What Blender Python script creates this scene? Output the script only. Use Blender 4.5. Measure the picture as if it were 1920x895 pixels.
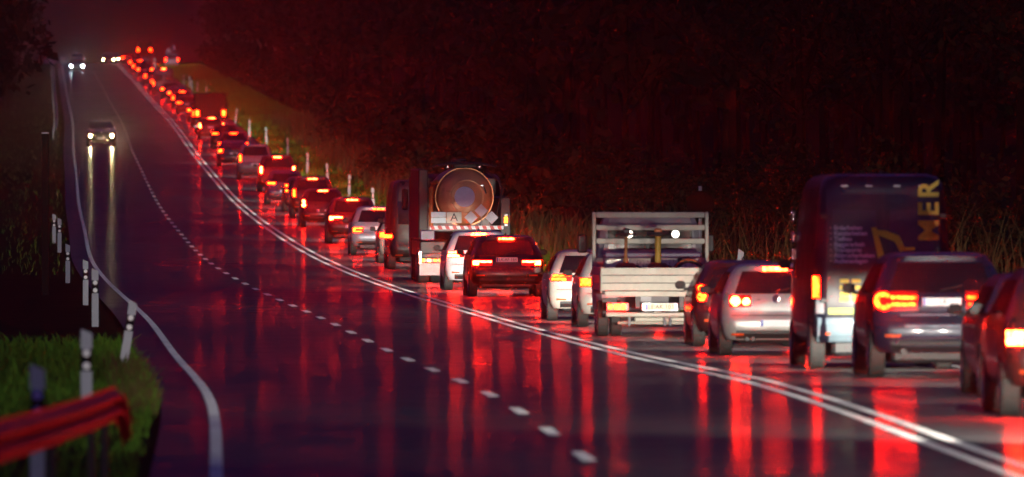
import bpy, math, random
import numpy as np
from mathutils import Matrix, Vector
rnd = random.Random(7)
R = math.radians
scn = bpy.context.scene
for o_ in list(bpy.data.objects): bpy.data.objects.remove(o_)
C = scn.collection

# ------------------------------------------------------------------ camera, sky, exposure
ZC = 2.0
cd = bpy.data.cameras.new('camera'); cam = bpy.data.objects.new('camera', cd); C.objects.link(cam)
cam.location = (0, 0, ZC); cam.rotation_euler = (R(90), 0, 0)
cd.sensor_width = 36.0; cd.lens = 22800.0 / 1920 * 36
cd.clip_start = 1.0; cd.clip_end = 9000
cd.dof.use_dof = True; cd.dof.focus_distance = 300; cd.dof.aperture_fstop = 427.5 / 105.0
scn.camera = cam
world = bpy.data.worlds.new('World'); scn.world = world; world.use_nodes = True
wn = world.node_tree.nodes; wl = world.node_tree.links
sky = wn.new('ShaderNodeTexSky'); sky.sky_type = 'NISHITA'; sky.sun_disc = False
sky.sun_elevation = R(-2.0); sky.sun_rotation = R(180); sky.air_density = 1.0; sky.ozone_density = 3.0
tn = wn.new('ShaderNodeMix'); tn.data_type = 'RGBA'; tn.blend_type = 'MULTIPLY'; tn.inputs[0].default_value = 1.0; tn.inputs[7].default_value = (.58, .34, .80, 1)   # violet night cast
wl.new(sky.outputs[0], tn.inputs[6]); wl.new(tn.outputs[2], wn['Background'].inputs[0]); wn['Background'].inputs[1].default_value = 0.70
scn.view_settings.view_transform = 'Standard'; scn.view_settings.look = 'None'
scn.view_settings.exposure = 0.4; scn.view_settings.gamma = 1.0
cy = scn.cycles
cy.use_denoising = True; cy.max_bounces = 3; cy.diffuse_bounces = 2; cy.glossy_bounces = 3
cy.transmission_bounces = 2; cy.volume_bounces = 0; cy.sample_clamp_indirect = 4.0; cy.use_light_tree = True
cy.caustics_reflective = True; cy.caustics_refractive = False; cy.adaptive_threshold = 0.02
HEAD = 5200.0      # watts of one dipped headlamp beam
HAZE = 0.00009
BRAKE = (560.0, 7.0, 1.2); TAIL = (190.0, 1.2, .08); HIGH = (460.0, 5.0, .8)

# ------------------------------------------------------------------ materials
def mat(name, col, rough=.5, metal=0., spec=.5, coat=0., emit=None, var=0., scale=6., rvar=0., sub=0.):
    m = bpy.data.materials.new(name); m.use_nodes = True
    nt = m.node_tree; b = nt.nodes['Principled BSDF']
    b.inputs['Base Color'].default_value = (*col, 1); b.inputs['Roughness'].default_value = rough
    b.inputs['Metallic'].default_value = metal; b.inputs['Specular IOR Level'].default_value = spec
    b.inputs['Coat Weight'].default_value = coat; b.inputs['Coat Roughness'].default_value = .06
    if emit:
        k = max(emit); b.inputs['Emission Color'].default_value = (emit[0]/k, emit[1]/k, emit[2]/k, 1)
        b.inputs['Emission Strength'].default_value = k
    if var or rvar:
        tc = nt.nodes.new('ShaderNodeTexCoord'); nz = nt.nodes.new('ShaderNodeTexNoise')
        nz.inputs['Scale'].default_value = scale; nz.inputs['Detail'].default_value = 5
        nt.links.new(tc.outputs['Object'], nz.inputs['Vector'])
        if var:
            mx = nt.nodes.new('ShaderNodeMix'); mx.data_type = 'RGBA'
            mx.inputs[6].default_value = (*[c*(1-var) for c in col], 1)
            mx.inputs[7].default_value = (*[min(1, c*(1+var)) for c in col], 1)
            nt.links.new(nz.outputs[0], mx.inputs[0]); nt.links.new(mx.outputs[2], b.inputs['Base Color'])
        if rvar:
            mr = nt.nodes.new('ShaderNodeMapRange')
            mr.inputs[1].default_value = .3; mr.inputs[2].default_value = .7
            mr.inputs[3].default_value = max(.02, rough-rvar); mr.inputs[4].default_value = min(1, rough+rvar)
            nt.links.new(nz.outputs[0], mr.inputs[0]); nt.links.new(mr.outputs[0], b.inputs['Roughness'])
    return m
_pc = {}
def paint(col, metal=.0):
    k = (col, metal)
    if k not in _pc:
        _pc[k] = mat('car_paint', col, .36, metal, .4, .45, var=.18, scale=3., rvar=.1)
    return _pc[k]
M = dict(
    glass=mat('window_glass', (.006, .007, .009), .06, 0, .6, .5, rvar=.03, scale=2),
    tyre=mat('tyre_rubber', (.035, .034, .033), .75, var=.35, scale=9),
    rim=mat('rim_metal', (.42, .42, .44), .3, .9, rvar=.1),
    black=mat('black_plastic', (.018, .018, .02), .55, var=.3, scale=5),
    dark=mat('dark_steel', (.03, .03, .032), .5, .4, var=.3),
    chrome=mat('chrome', (.75, .75, .77), .15, 1., rvar=.08),
    trim=mat('dull_trim', (.07, .07, .10), .45, .3, rvar=.1),
    steel=mat('galvanised_steel', (.42, .43, .45), .42, .7, var=.25, scale=4, rvar=.12),
    plate=mat('plate_white', (.82, .83, .84), .4, var=.05),
    plate_blue=mat('plate_blue', (.02, .06, .45), .4, var=.1),
    ink=mat('plate_ink', (.01, .01, .012), .5, var=.1),
    brake=mat('lit_brake_lamp', (.3, .01, .01), .3, emit=BRAKE),
    high=mat('lit_high_brake_lamp', (.3, .01, .01), .3, emit=HIGH),
    tail=mat('lit_tail_lamp', (.3, .01, .01), .3, emit=TAIL),
    amber=mat('lit_amber_lamp', (.4, .12, .01), .3, emit=(14., 3.2, .15)),
    lens=mat('red_lens', (.30, .012, .01), .3, 0, .3, 0., var=.15),
    reflex=mat('amber_red_reflector', (.75, .10, .02), .25, 0, .6, .5, var=.1),
    clear=mat('clear_lens', (.6, .62, .65), .12, .3, .6, .5, rvar=.05),
    head=mat('lit_headlamp', (.8, .8, .8), .3, emit=(95., 70., 30.)),
    headb=mat('lit_xenon_headlamp', (.8, .8, .8), .3, emit=(190., 240., 310.)),
    glint=mat('lit_window_glint', (.8, .8, .8), .3, emit=(3.5, 3.2, 2.6)),
    postw=mat('post_white', (.42, .44, .48), .5, var=.14, scale=7),
    postb=mat('post_black', (.010, .010, .012), .8, 0, .05, var=.2),
    retro=mat('round_reflector', (.9, .89, .85), .35, 0, .8, .6, var=.08),
    rail=mat('red_rail', (.50, .008, .010), .5, 0, .25, var=.3, scale=3, rvar=.1),
    alu=mat('aluminium_board', (.42, .385, .32), .55, .1, var=.34, scale=7, rvar=.12),
    tank=mat('copper_tank', (.60, .23, .10), .38, .15, .5, var=.2, scale=3, rvar=.12),
    orange=mat('orange_paint', (.62, .17, .03), .45, var=.2),
    yellow=mat('yellow_paint', (.75, .52, .03), .5, var=.12),
    ochre=mat('worn_ochre', (.30, .18, .02), .6, var=.35, scale=9), rust=mat('rusty_orange', (.22, .08, .02), .65, var=.35, scale=9),
    red=mat('machine_red', (.25, .02, .02), .5, var=.3),
    red_sign=mat('sign_red', (.62, .03, .03), .45, var=.1),
    emblem=mat('emblem_white', (.78, .74, .84), .45, var=.15, scale=9),
    pale=mat('pale_lettering', (.85, .85, .9), .5, var=.1),
    bark=mat('dark_bark', (.012, .009, .007), .9, 0, 0., var=.4, scale=3),
)
for k_ in ('brake', 'tail', 'high', 'amber'):          M[k_].node_tree.nodes['Principled BSDF'].inputs['Specular IOR Level'].default_value = .08
for k_ in ('brake', 'tail', 'high', 'amber'):          # bulbs and diodes behind the lens: uneven glow
    nt = M[k_].node_tree; b_ = nt.nodes['Principled BSDF']; st = b_.inputs['Emission Strength'].default_value
    tc = nt.nodes.new('ShaderNodeTexCoord'); vo = nt.nodes.new('ShaderNodeTexVoronoi'); vo.inputs['Scale'].default_value = 17.
    nt.links.new(tc.outputs['Object'], vo.inputs['Vector'])
    mr = nt.nodes.new('ShaderNodeMapRange'); mr.inputs[1].default_value = .05; mr.inputs[2].default_value = .75; mr.inputs[3].default_value = st*2.0; mr.inputs[4].default_value = st*.4
    nt.links.new(vo.outputs['Distance'], mr.inputs[0]); nt.links.new(mr.outputs[0], b_.inputs['Emission Strength'])
def leafmat(name, col, var):
    m = mat(name, col, .8, 0, .05, var=var, scale=1.7)
    return m
M['leaf'] = leafmat('autumn_leaves', (.05, .024, .010), .6)
M['leafd'] = leafmat('dark_leaves', (.026, .018, .010), .5)
M['grass'] = leafmat('grass_blades', (.085, .20, .02), .5)
M['dry'] = leafmat('dry_grass', (.10, .07, .028), .4)

def facets(nt, b, g, amount, sc, lo=0.):
    """coarse grain: normals of the stones and glass beads that stand up from the surface and face back along the road"""
    n = nt.nodes.new('ShaderNodeTexNoise'); n.inputs['Scale'].default_value = sc; n.inputs['Detail'].default_value = 2
    nt.links.new(g.outputs['Position'], n.inputs['Vector'])
    mr = nt.nodes.new('ShaderNodeMapRange'); mr.inputs[1].default_value = .3; mr.inputs[2].default_value = .7; mr.inputs[3].default_value = amount*lo; mr.inputs[4].default_value = amount
    nt.links.new(n.outputs[0], mr.inputs[0])
    sc_ = nt.nodes.new('ShaderNodeVectorMath'); sc_.operation = 'SCALE'; sc_.inputs[0].default_value = (0, -1, 0); nt.links.new(mr.outputs[0], sc_.inputs['Scale'])
    ad = nt.nodes.new('ShaderNodeVectorMath'); ad.operation = 'ADD'; nt.links.new(g.outputs['Normal'], ad.inputs[0]); nt.links.new(sc_.outputs[0], ad.inputs[1])
    nm = nt.nodes.new('ShaderNodeVectorMath'); nm.operation = 'NORMALIZE'; nt.links.new(ad.outputs[0], nm.inputs[0])
    nt.links.new(nm.outputs[0], b.inputs['Normal'])
def road_material(cw=1., name='wet_asphalt'):
    m = bpy.data.materials.new(name); m.use_nodes = True; nt = m.node_tree; b = nt.nodes['Principled BSDF']
    g = nt.nodes.new('ShaderNodeNewGeometry')
    def noise(sc, det, vec):
        mp = nt.nodes.new('ShaderNodeMapping'); mp.vector_type = 'POINT'; mp.inputs['Scale'].default_value = vec; mp.inputs['Rotation'].default_value = (0, 0, -.038)
        n = nt.nodes.new('ShaderNodeTexNoise'); n.inputs['Scale'].default_value = sc; n.inputs['Detail'].default_value = det
        nt.links.new(g.outputs['Position'], mp.inputs[0]); nt.links.new(mp.outputs[0], n.inputs['Vector']); return n.outputs[0]
    n1 = noise(1., 6, (1.15, .012, .3)); n2 = noise(60., 3, (1, 1, 1)); n3 = noise(1., 4, (.10, .025, .1))
    def rng(src, a, b_, c, d):
        q = nt.nodes.new('ShaderNodeMapRange'); q.inputs[1].default_value = a; q.inputs[2].default_value = b_; q.inputs[3].default_value = c; q.inputs[4].default_value = d
        nt.links.new(src, q.inputs[0]); return q.outputs[0]
    mx = nt.nodes.new('ShaderNodeMix'); mx.data_type = 'RGBA'
    mx.inputs[6].default_value = (.035, .034, .036, 1); mx.inputs[7].default_value = (.085, .082, .084, 1)
    nt.links.new(n2, mx.inputs[0]); nt.links.new(mx.outputs[2], b.inputs['Base Color'])
    b.inputs['Roughness'].default_value = .62; b.inputs['Specular IOR Level'].default_value = .5
    n4 = noise(1., 3, (1.1, .55, 1.)); ml = nt.nodes.new('ShaderNodeMath'); ml.operation = 'MULTIPLY'      # worn aggregate breaks the water film up
    nt.links.new(rng(n3, .35, .65, .17, .44), ml.inputs[0]); nt.links.new(rng(n4, .38, .62, .25*cw, 1.25*cw), ml.inputs[1]); nt.links.new(ml.outputs[0], b.inputs['Coat Weight'])
    nt.links.new(rng(n1, .3, .7, .12, .21), b.inputs['Coat Roughness'])
    b.inputs['Coat IOR'].default_value = 1.33
    facets(nt, b, g, .35, 45.)
    nt.links.new(g.outputs['Normal'], b.inputs['Coat Normal'])
    return m
M['road'] = road_material(); M['lane'] = road_material(.8, 'grooved_asphalt')
def mark_material():
    m = mat('beaded_road_paint', (.74, .74, .72), .7, 0, 0., var=.62, scale=2.6); nt = m.node_tree
    return m
M['mark'] = mark_material()
M['soil'] = mat('verge_soil', (.045, .05, .022), .95, 0, 0., var=.5, scale=.6)

# ------------------------------------------------------------------ mesh helpers
def link(name, me, m=None, parent=None, kind=None):
    o = bpy.data.objects.new(name, me); C.objects.link(o)
    if m is not None and not me.materials: me.materials.append(m)
    if parent is not None: o.parent = parent
    if kind: o['kind'] = kind
    return o
def smooth(me, ang=32):
    me.polygons.foreach_set('use_smooth', [True]*len(me.polygons)); me.set_sharp_from_angle(angle=R(ang)); return me
def mesh(name, v, f, ang=None):
    me = bpy.data.meshes.new(name); me.from_pydata([tuple(p) for p in v], [], f); me.validate(); me.update()
    if ang: smooth(me, ang)
    return me
class MB:
    def __init__(s): s.v = []; s.f = []
    def add(s, v, f):
        n = len(s.v); s.v += [tuple(p) for p in v]; s.f += [tuple(i+n for i in q) for q in f]; return s
    def box(s, x0, x1, y0, y1, z0, z1, bev=0):
        b = min(bev, (x1-x0)/2.1, (y1-y0)/2.1, (z1-z0)/2.1)
        if b <= 0:
            return s.add([(x, y, z) for z in (z0, z1) for y in (y0, y1) for x in (x0, x1)],
                         [(0, 2, 3, 1), (4, 5, 7, 6), (0, 1, 5, 4), (2, 6, 7, 3), (0, 4, 6, 2), (1, 3, 7, 5)])
        v = []
        for zz, i in ((z0, b), (z0+b, 0), (z1-b, 0), (z1, b)):
            xa, xb, ya, yb = x0+i, x1-i, y0+i, y1-i
            v += [(xa+b, ya, zz), (xb-b, ya, zz), (xb, ya+b, zz), (xb, yb-b, zz), (xb-b, yb, zz), (xa+b, yb, zz), (xa, yb-b, zz), (xa, ya+b, zz)]
        f = [tuple(range(7, -1, -1)), tuple(range(24, 32))]
        for r in range(3):
            for i in range(8): f.append((r*8+i, r*8+(i+1) % 8, r*8+8+(i+1) % 8, r*8+8+i))
        return s.add(v, f)
    def tube(s, pts, r, n=8, cap=True):
        pts = [Vector(p) for p in pts]; rings = []
        rr = r if isinstance(r, (list, tuple)) else [r]*len(pts)
        v = []
        for i, p in enumerate(pts):
            t = (pts[min(i+1, len(pts)-1)]-pts[max(i-1, 0)]).normalized()
            a = Vector((0, 0, 1)) if abs(t.z) < .9 else Vector((1, 0, 0))
            e1 = t.cross(a).normalized(); e2 = t.cross(e1)
            v += [p+(e1*math.cos(6.2832*k/n)+e2*math.sin(6.2832*k/n))*rr[i] for k in range(n)]
        f = [(i*n+k, i*n+(k+1) % n, (i+1)*n+(k+1) % n, (i+1)*n+k) for i in range(len(pts)-1) for k in range(n)]
        if cap: f += [tuple(range(n-1, -1, -1)), tuple(range((len(pts)-1)*n, len(pts)*n))]
        return s.add(v, f)
    def lathe(s, prof, n=24, axis='x', c=(0, 0, 0), closed=False):
        v = []
        for a, r in prof:
            for k in range(n):
                q = 6.283185*k/n; p = r*math.cos(q); w = r*math.sin(q)
                v.append({'x': (a, p, w), 'y': (p, a, w), 'z': (p, w, a)}[axis])
        v = [(p[0]+c[0], p[1]+c[1], p[2]+c[2]) for p in v]
        m = len(prof); f = []
        for i in range(m if closed else m-1):
            j = (i+1) % m
            for k in range(n): f.append((i*n+k, j*n+k, j*n+(k+1) % n, i*n+(k+1) % n))
        if not closed: f += [tuple(range(n-1, -1, -1)), tuple(range((m-1)*n, m*n))]
        return s.add(v, f)
    def poly(s, pts, y0, y1):          # prism: outline in x,z ; extruded along y
        n = len(pts); v = [(x, y0, z) for x, z in pts]+[(x, y1, z) for x, z in pts]
        f = [tuple(range(n)), tuple(range(2*n-1, n-1, -1))]+[(i, n+i, n+(i+1) % n, (i+1) % n) for i in range(n)]
        return s.add(v, f)
    def me(s, name, ang=None): return mesh(name, s.v, s.f, ang)
    def build(s, name, m, parent=None, ang=None): return link(name, s.me(name, ang), m, parent)
def quads(name, V, m, parent=None, idx=None):   # V: N x 4 x 3 numpy
    n = len(V); me = bpy.data.meshes.new(name)
    me.vertices.add(4*n); me.vertices.foreach_set('co', np.ascontiguousarray(V, dtype=np.float32).ravel())
    me.loops.add(4*n); me.loops.foreach_set('vertex_index', np.arange(4*n, dtype=np.int32))
    me.polygons.add(n); me.polygons.foreach_set('loop_start', np.arange(0, 4*n, 4, dtype=np.int32))
    for k in (m if isinstance(m, list) else [m]): me.materials.append(k)
    if idx is not None: me.polygons.foreach_set('material_index', idx.astype(np.int32))
    me.update(calc_edges=True); return link(name, me, None, parent)
def empty(name, loc=(0, 0, 0), rz=0., label=None, cat=None, group=None, rx=0.):
    o = bpy.data.objects.new(name, None); C.objects.link(o); o.location = loc; o.rotation_euler = (rx, 0, rz); o.empty_display_size = .2
    return tag(o, label, cat, group)
def tag(o, label=None, cat=None, group=None):
    if label: o['label'] = label
    if cat: o['category'] = cat
    if group: o['group'] = group
    return o
def text(body, size, m, parent, loc, rot=(R(90), 0, 0), ax='CENTER', name='lettering', bold=0.):
    cu = bpy.data.curves.new(name, 'FONT'); cu.body = body; cu.size = size; cu.align_x = ax; cu.align_y = 'CENTER'; cu.offset = bold; cu.resolution_u = 3
    t = bpy.data.objects.new(name, cu); C.objects.link(t)
    bpy.context.view_layer.update()
    me = bpy.data.meshes.new_from_object(t.evaluated_get(bpy.context.evaluated_depsgraph_get()))
    bpy.data.objects.remove(t); bpy.data.curves.remove(cu); me.name = name; me.materials.clear()
    o = link(name, me, m, parent); o.location = loc; o.rotation_euler = rot; return o

# ------------------------------------------------------------------ the road's course (distance y, lateral offset o from the dashed line)
KN = np.array([119, 150, 190, 240, 300, 370, 450, 550, 650, 740, 840, 1036, 1273, 1520, 1760, 2050, 2500.])
XK = np.array([.695, -.135, -1.608, -3.513, -6.066, -9.138, -12.184, -15.997, -19.705, -23.103, -26.719, -34.179, -43.243, -52.6, -60.6, -66.5, -66.])
ZK = np.array([-.134, -.002, .096, .309, .627, 1.223, 2.084, 3.553, 5.425, 7.342, 9.466, 13.519, 18.499, 23.433, 27.3, 29.2, 29.6])
def natspl(k, y):
    n = len(k); h = np.diff(k); A = np.zeros((n, n)); b = np.zeros(n); A[0, 0] = A[-1, -1] = 1
    for i in range(1, n-1):
        A[i, i-1] = h[i-1]; A[i, i] = 2*(h[i-1]+h[i]); A[i, i+1] = h[i]
        b[i] = 6*((y[i+1]-y[i])/h[i]-(y[i]-y[i-1])/h[i-1])
    return np.linalg.solve(A, b)
MX = natspl(KN, XK); MZ = natspl(KN, ZK)
def ev(y, m, x):
    x = float(x)
    if x < KN[0]:
        e = .5; s0 = (ev(y, m, KN[0]+e)-y[0])/e; return y[0]+s0*(x-KN[0])
    i = int(np.clip(np.searchsorted(KN, x)-1, 0, len(KN)-2)); h = KN[i+1]-KN[i]; a = (KN[i+1]-x)/h; b = 1-a
    return a*y[i]+b*y[i+1]+((a**3-a)*m[i]+(b**3-b)*m[i+1])*h*h/6
def tilt(d): return float(np.interp(d, [119, 160, 200, 240, 300, 380], [.02, .027, .006, -.012, -.006, 0]))
def road(d, o, h=0.):
    return Vector((ev(XK, MX, d)+o, d, ev(ZK, MZ, d)+tilt(d)*min(max(o, 0), 4)+h))
def head(d): return math.atan2(-(ev(XK, MX, d+2)-ev(XK, MX, d-2)), 4.)
def slope(d): return math.atan2(ev(ZK, MZ, d+2)-ev(ZK, MZ, d-2), 4.)
def strip(name, d0, d1, o0, o1, h, m, step=6., parent=None, kind=None):
    n = max(1, int(math.ceil((d1-d0)/step))); v = []; f = []
    oo = [o0]+[k for k in (0., 4.) if o0 < k < o1]+[o1]; c = len(oo)
    for i in range(n+1):
        d = d0+(d1-d0)*i/n
        for o in oo: v.append(road(d, o, h))
    for i in range(n):
        for j in range(c-1): f.append((i*c+j, i*c+j+1, (i+1)*c+j+1, (i+1)*c+j))
    me = mesh(name, v, f); me.polygons.foreach_set('use_smooth', [True]*len(me.polygons))
    return link(name, me, m, parent, kind)
# ---- ground sheet (one) with the road bed sunk below the asphalt
def bank(o):            # height of the land beside the road
    if o > 9.5: return .03*(min(o, 120)-9.5)+(.10*(min(o, 40)-14) if o > 14 else 0)+(.34*(min(o, 90)-32) if o > 32 else 0)     # a hillside behind the wood
    if o < -6: return -.06*(min(-o, 20)-6)
    return 0.
def build_ground():
    cols = [-900, -300, -90, -40, -20, -12, -8, -6, -5, -4.25, -4.15, 8.15, 8.25, 9.5, 11, 14, 20, 30, 45, 90, 300, 900]
    ds = [-60, 0, 40, 70]+list(np.arange(90, 700, 8))+list(np.arange(700, 2100, 20))+[2200, 2350, 2500, 3200, 5000]
    v = []; f = []; c = len(cols); rg = np.random.RandomState(3)
    for d in ds:
        for o in cols:
            dd = min(d, 2500.); p = road(dd, o); zz = p.z+bank(o)+(-.14 if -4.2 < o < 8.2 else -.02)
            if not -4.3 < o < 8.3: zz += rg.uniform(-.04, .03)
            v.append((p.x, d, zz))
    for i in range(len(ds)-1):
        for j in range(c-1): f.append((i*c+j, i*c+j+1, (i+1)*c+j+1, (i+1)*c+j))
    me = mesh('ground', v, f); me.polygons.foreach_set('use_smooth', [True]*len(me.polygons))
    link('ground', me, M['soil'], None, 'structure')
build_ground()
rd = strip('road', -40, 2480, -4.2, 8.2, 0, M['road'], 5., None, 'structure')
def marking(name, d0, d1, o0, o1, per=.6, hgt=.010):
    """type II marking: thermoplastic with transverse ribs (a saw-tooth of real ridges)"""
    v = []; f = []; d = d0; base = .003
    def row(dd, h):
        v.append(road(dd, o0, h)); v.append(road(dd, o1, h))
        if len(v) > 2: n = len(v); f.append((n-4, n-3, n-1, n-2))
    row(d0, base)
    while d < d1-1e-6:
        p = per if d < 800 else per*4; e = min(d+p, d1)
        row(d, base+.001); row(d+.012, base+hgt); row(d+.05, base+hgt); row(e-.001, base+.001); d = e
    return link(name, mesh(name, v, f), M['mark'], rd)
def lane_surface():
    """the queue's lane: coarse grooved asphalt, real ridges one millimetre high"""
    v = []; f = []; oo = (3.885, 4.0, 7.48)
    def row(dd, h):
        n = len(v); v.extend(road(dd, o, h) for o in oo)
        if n: f.extend((n-3+j, n-2+j, n+1+j, n+j) for j in range(2))
    for d in np.arange(100, 900, .35): row(d, .0010); row(d+.004, .0024); row(d+.346, .0011)
    link('lane_surface', mesh('lane_surface', v, f), M['lane'], rd)
lane_surface()
marking('edge_line', 60, 2000, -3.65, -3.53)
marking('edge_line', 100, 2000, 7.50, 7.62)
marking('centre_line', 100, 2000, 3.45, 3.57)
marking('centre_line', 100, 2000, 3.75, 3.87)
for i in range(-2, 110):
    d = 119+12*i; marking('lane_dash', d-2, d+2, -.07, .07, .5)

# ------------------------------------------------------------------ vehicles
def tread_wheel(parent, x, y, r, w, side, detail=True, rimm=None, name='wheel'):
    key = ('wheel', round(r, 3), round(w, 3), detail)
    if key not in _pc:
        h = w/2
        if detail:
            prof = [(-h*.85, r*.62), (-h, r*.75), (-h, r*.93), (-h*.86, r*.985)]
            for g in (-.55, -.18, .18, .55): prof += [(h*(g-.09), r), (h*(g-.085), r*.965), (h*(g+.085), r*.965), (h*(g+.09), r)]
            prof += [(h*.86, r*.985), (h, r*.93), (h, r*.75), (h*.85, r*.62)]
        else: prof = [(-h*.85, r*.62), (-h, r*.9), (-h*.7, r), (h*.7, r), (h, r*.9), (h*.85, r*.62)]
        _pc[key] = MB().lathe(prof, 28 if detail else 16).me('wheel', 40)
        _pc[key].materials.append(M['tyre'])
        b = MB().lathe([(-.01, r*.63), (.02, r*.63), (.025, r*.57), (0, r*.55), (-.005, r*.1), (.03, r*.08)], 20)
        for k in range(5):
            a = 6.2832*k/5; ca, sa = math.cos(a), math.sin(a)
            b.add([(.022, ca*q-sa*t, sa*q+ca*t) for q, t in ((r*.08, -.03), (r*.58, -.045), (r*.58, .045), (r*.08, .03))], [(0, 1, 2, 3)])
        _pc[key+('rim',)] = b.me('rim', 30)
    o = link(name, _pc[key], None, parent); o.location = (x, y, r)
    q = link('rim', _pc[key+('rim',)], None, o)
    if not q.data.materials: q.data.materials.append(rimm or M['rim'])
    q.location = (side*w*.40, 0, 0); q.rotation_euler = (0, 0, 0 if side > 0 else math.pi)
    return o

TAB = {   # z, half width, rear y, front y measured back from the nose
 'hatch': [(.26, .80, .10, .14), (.36, .86, .02, .04), (.52, .885, 0, 0), (.62, .89, .015, .01), (.66, .888, .05, .03), (.74, .888, .06, .10), (.84, .88, .075, .55),
           (.95, .865, .10, 1.00), (1.02, .84, .14, 1.15), (1.14, .785, .23, 1.42), (1.28, .715, .34, 1.70), (1.38, .66, .43, 1.92), (1.44, .60, .46, 2.15), (1.475, .50, .60, 2.35), (1.485, .36, .85, 2.5)],
 'suv': [(.34, .82, .12, .14), (.44, .90, .03, .04), (.60, .925, 0, 0), (.74, .93, .01, 0), (.80, .928, .05, .02), (.92, .925, .06, .08), (1.00, .92, .07, .6),
         (1.08, .905, .10, 1.00), (1.16, .87, .15, 1.18), (1.30, .81, .25, 1.45), (1.44, .75, .36, 1.72), (1.54, .70, .45, 1.95), (1.61, .64, .44, 2.15), (1.65, .54, .60, 2.4), (1.66, .4, .9, 2.6)],
 'sedan': [(.25, .80, .10, .14), (.35, .86, .02, .04), (.52, .895, 0, 0), (.64, .90, .01, .01), (.70, .90, .04, .03), (.82, .895, .05, .35), (.92, .885, .06, .85),
           (.98, .865, .12, 1.15), (1.06, .83, .30, 1.32), (1.16, .77, .52, 1.52), (1.26, .715, .74, 1.75), (1.34, .66, .95, 1.95), (1.40, .60, 1.10, 2.2), (1.43, .50, 1.25, 2.4), (1.44, .36, 1.5, 2.6)],
 'wagon': [(.25, .80, .10, .14), (.35, .86, .02, .04), (.52, .90, 0, 0), (.64, .905, .015, .01), (.70, .905, .05, .03), (.82, .90, .06, .35), (.93, .89, .08, .95),
           (1.00, .865, .12, 1.15), (1.10, .81, .22, 1.36), (1.22, .745, .34, 1.62), (1.34, .69, .46, 1.88), (1.42, .63, .50, 2.1), (1.46, .52, .62, 2.35), (1.475, .38, .9, 2.5)],
 'van': [(.36, .90, .10, .12), (.46, .985, .03, .03), (.62, 1.0, 0, 0), (.72, 1.0, .03, 0), (.90, 1.0, .035, .04), (1.10, .998, .04, .35), (1.30, .992, .045, .75),
         (1.60, .98, .055, 1.05), (1.90, .955, .07, 1.4), (2.20, .925, .09, 1.75), (2.38, .90, .10, 1.95), (2.50, .86, .12, 2.15), (2.57, .78, .17, 2.3), (2.60, .66, .28, 2.5)],
}
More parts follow.
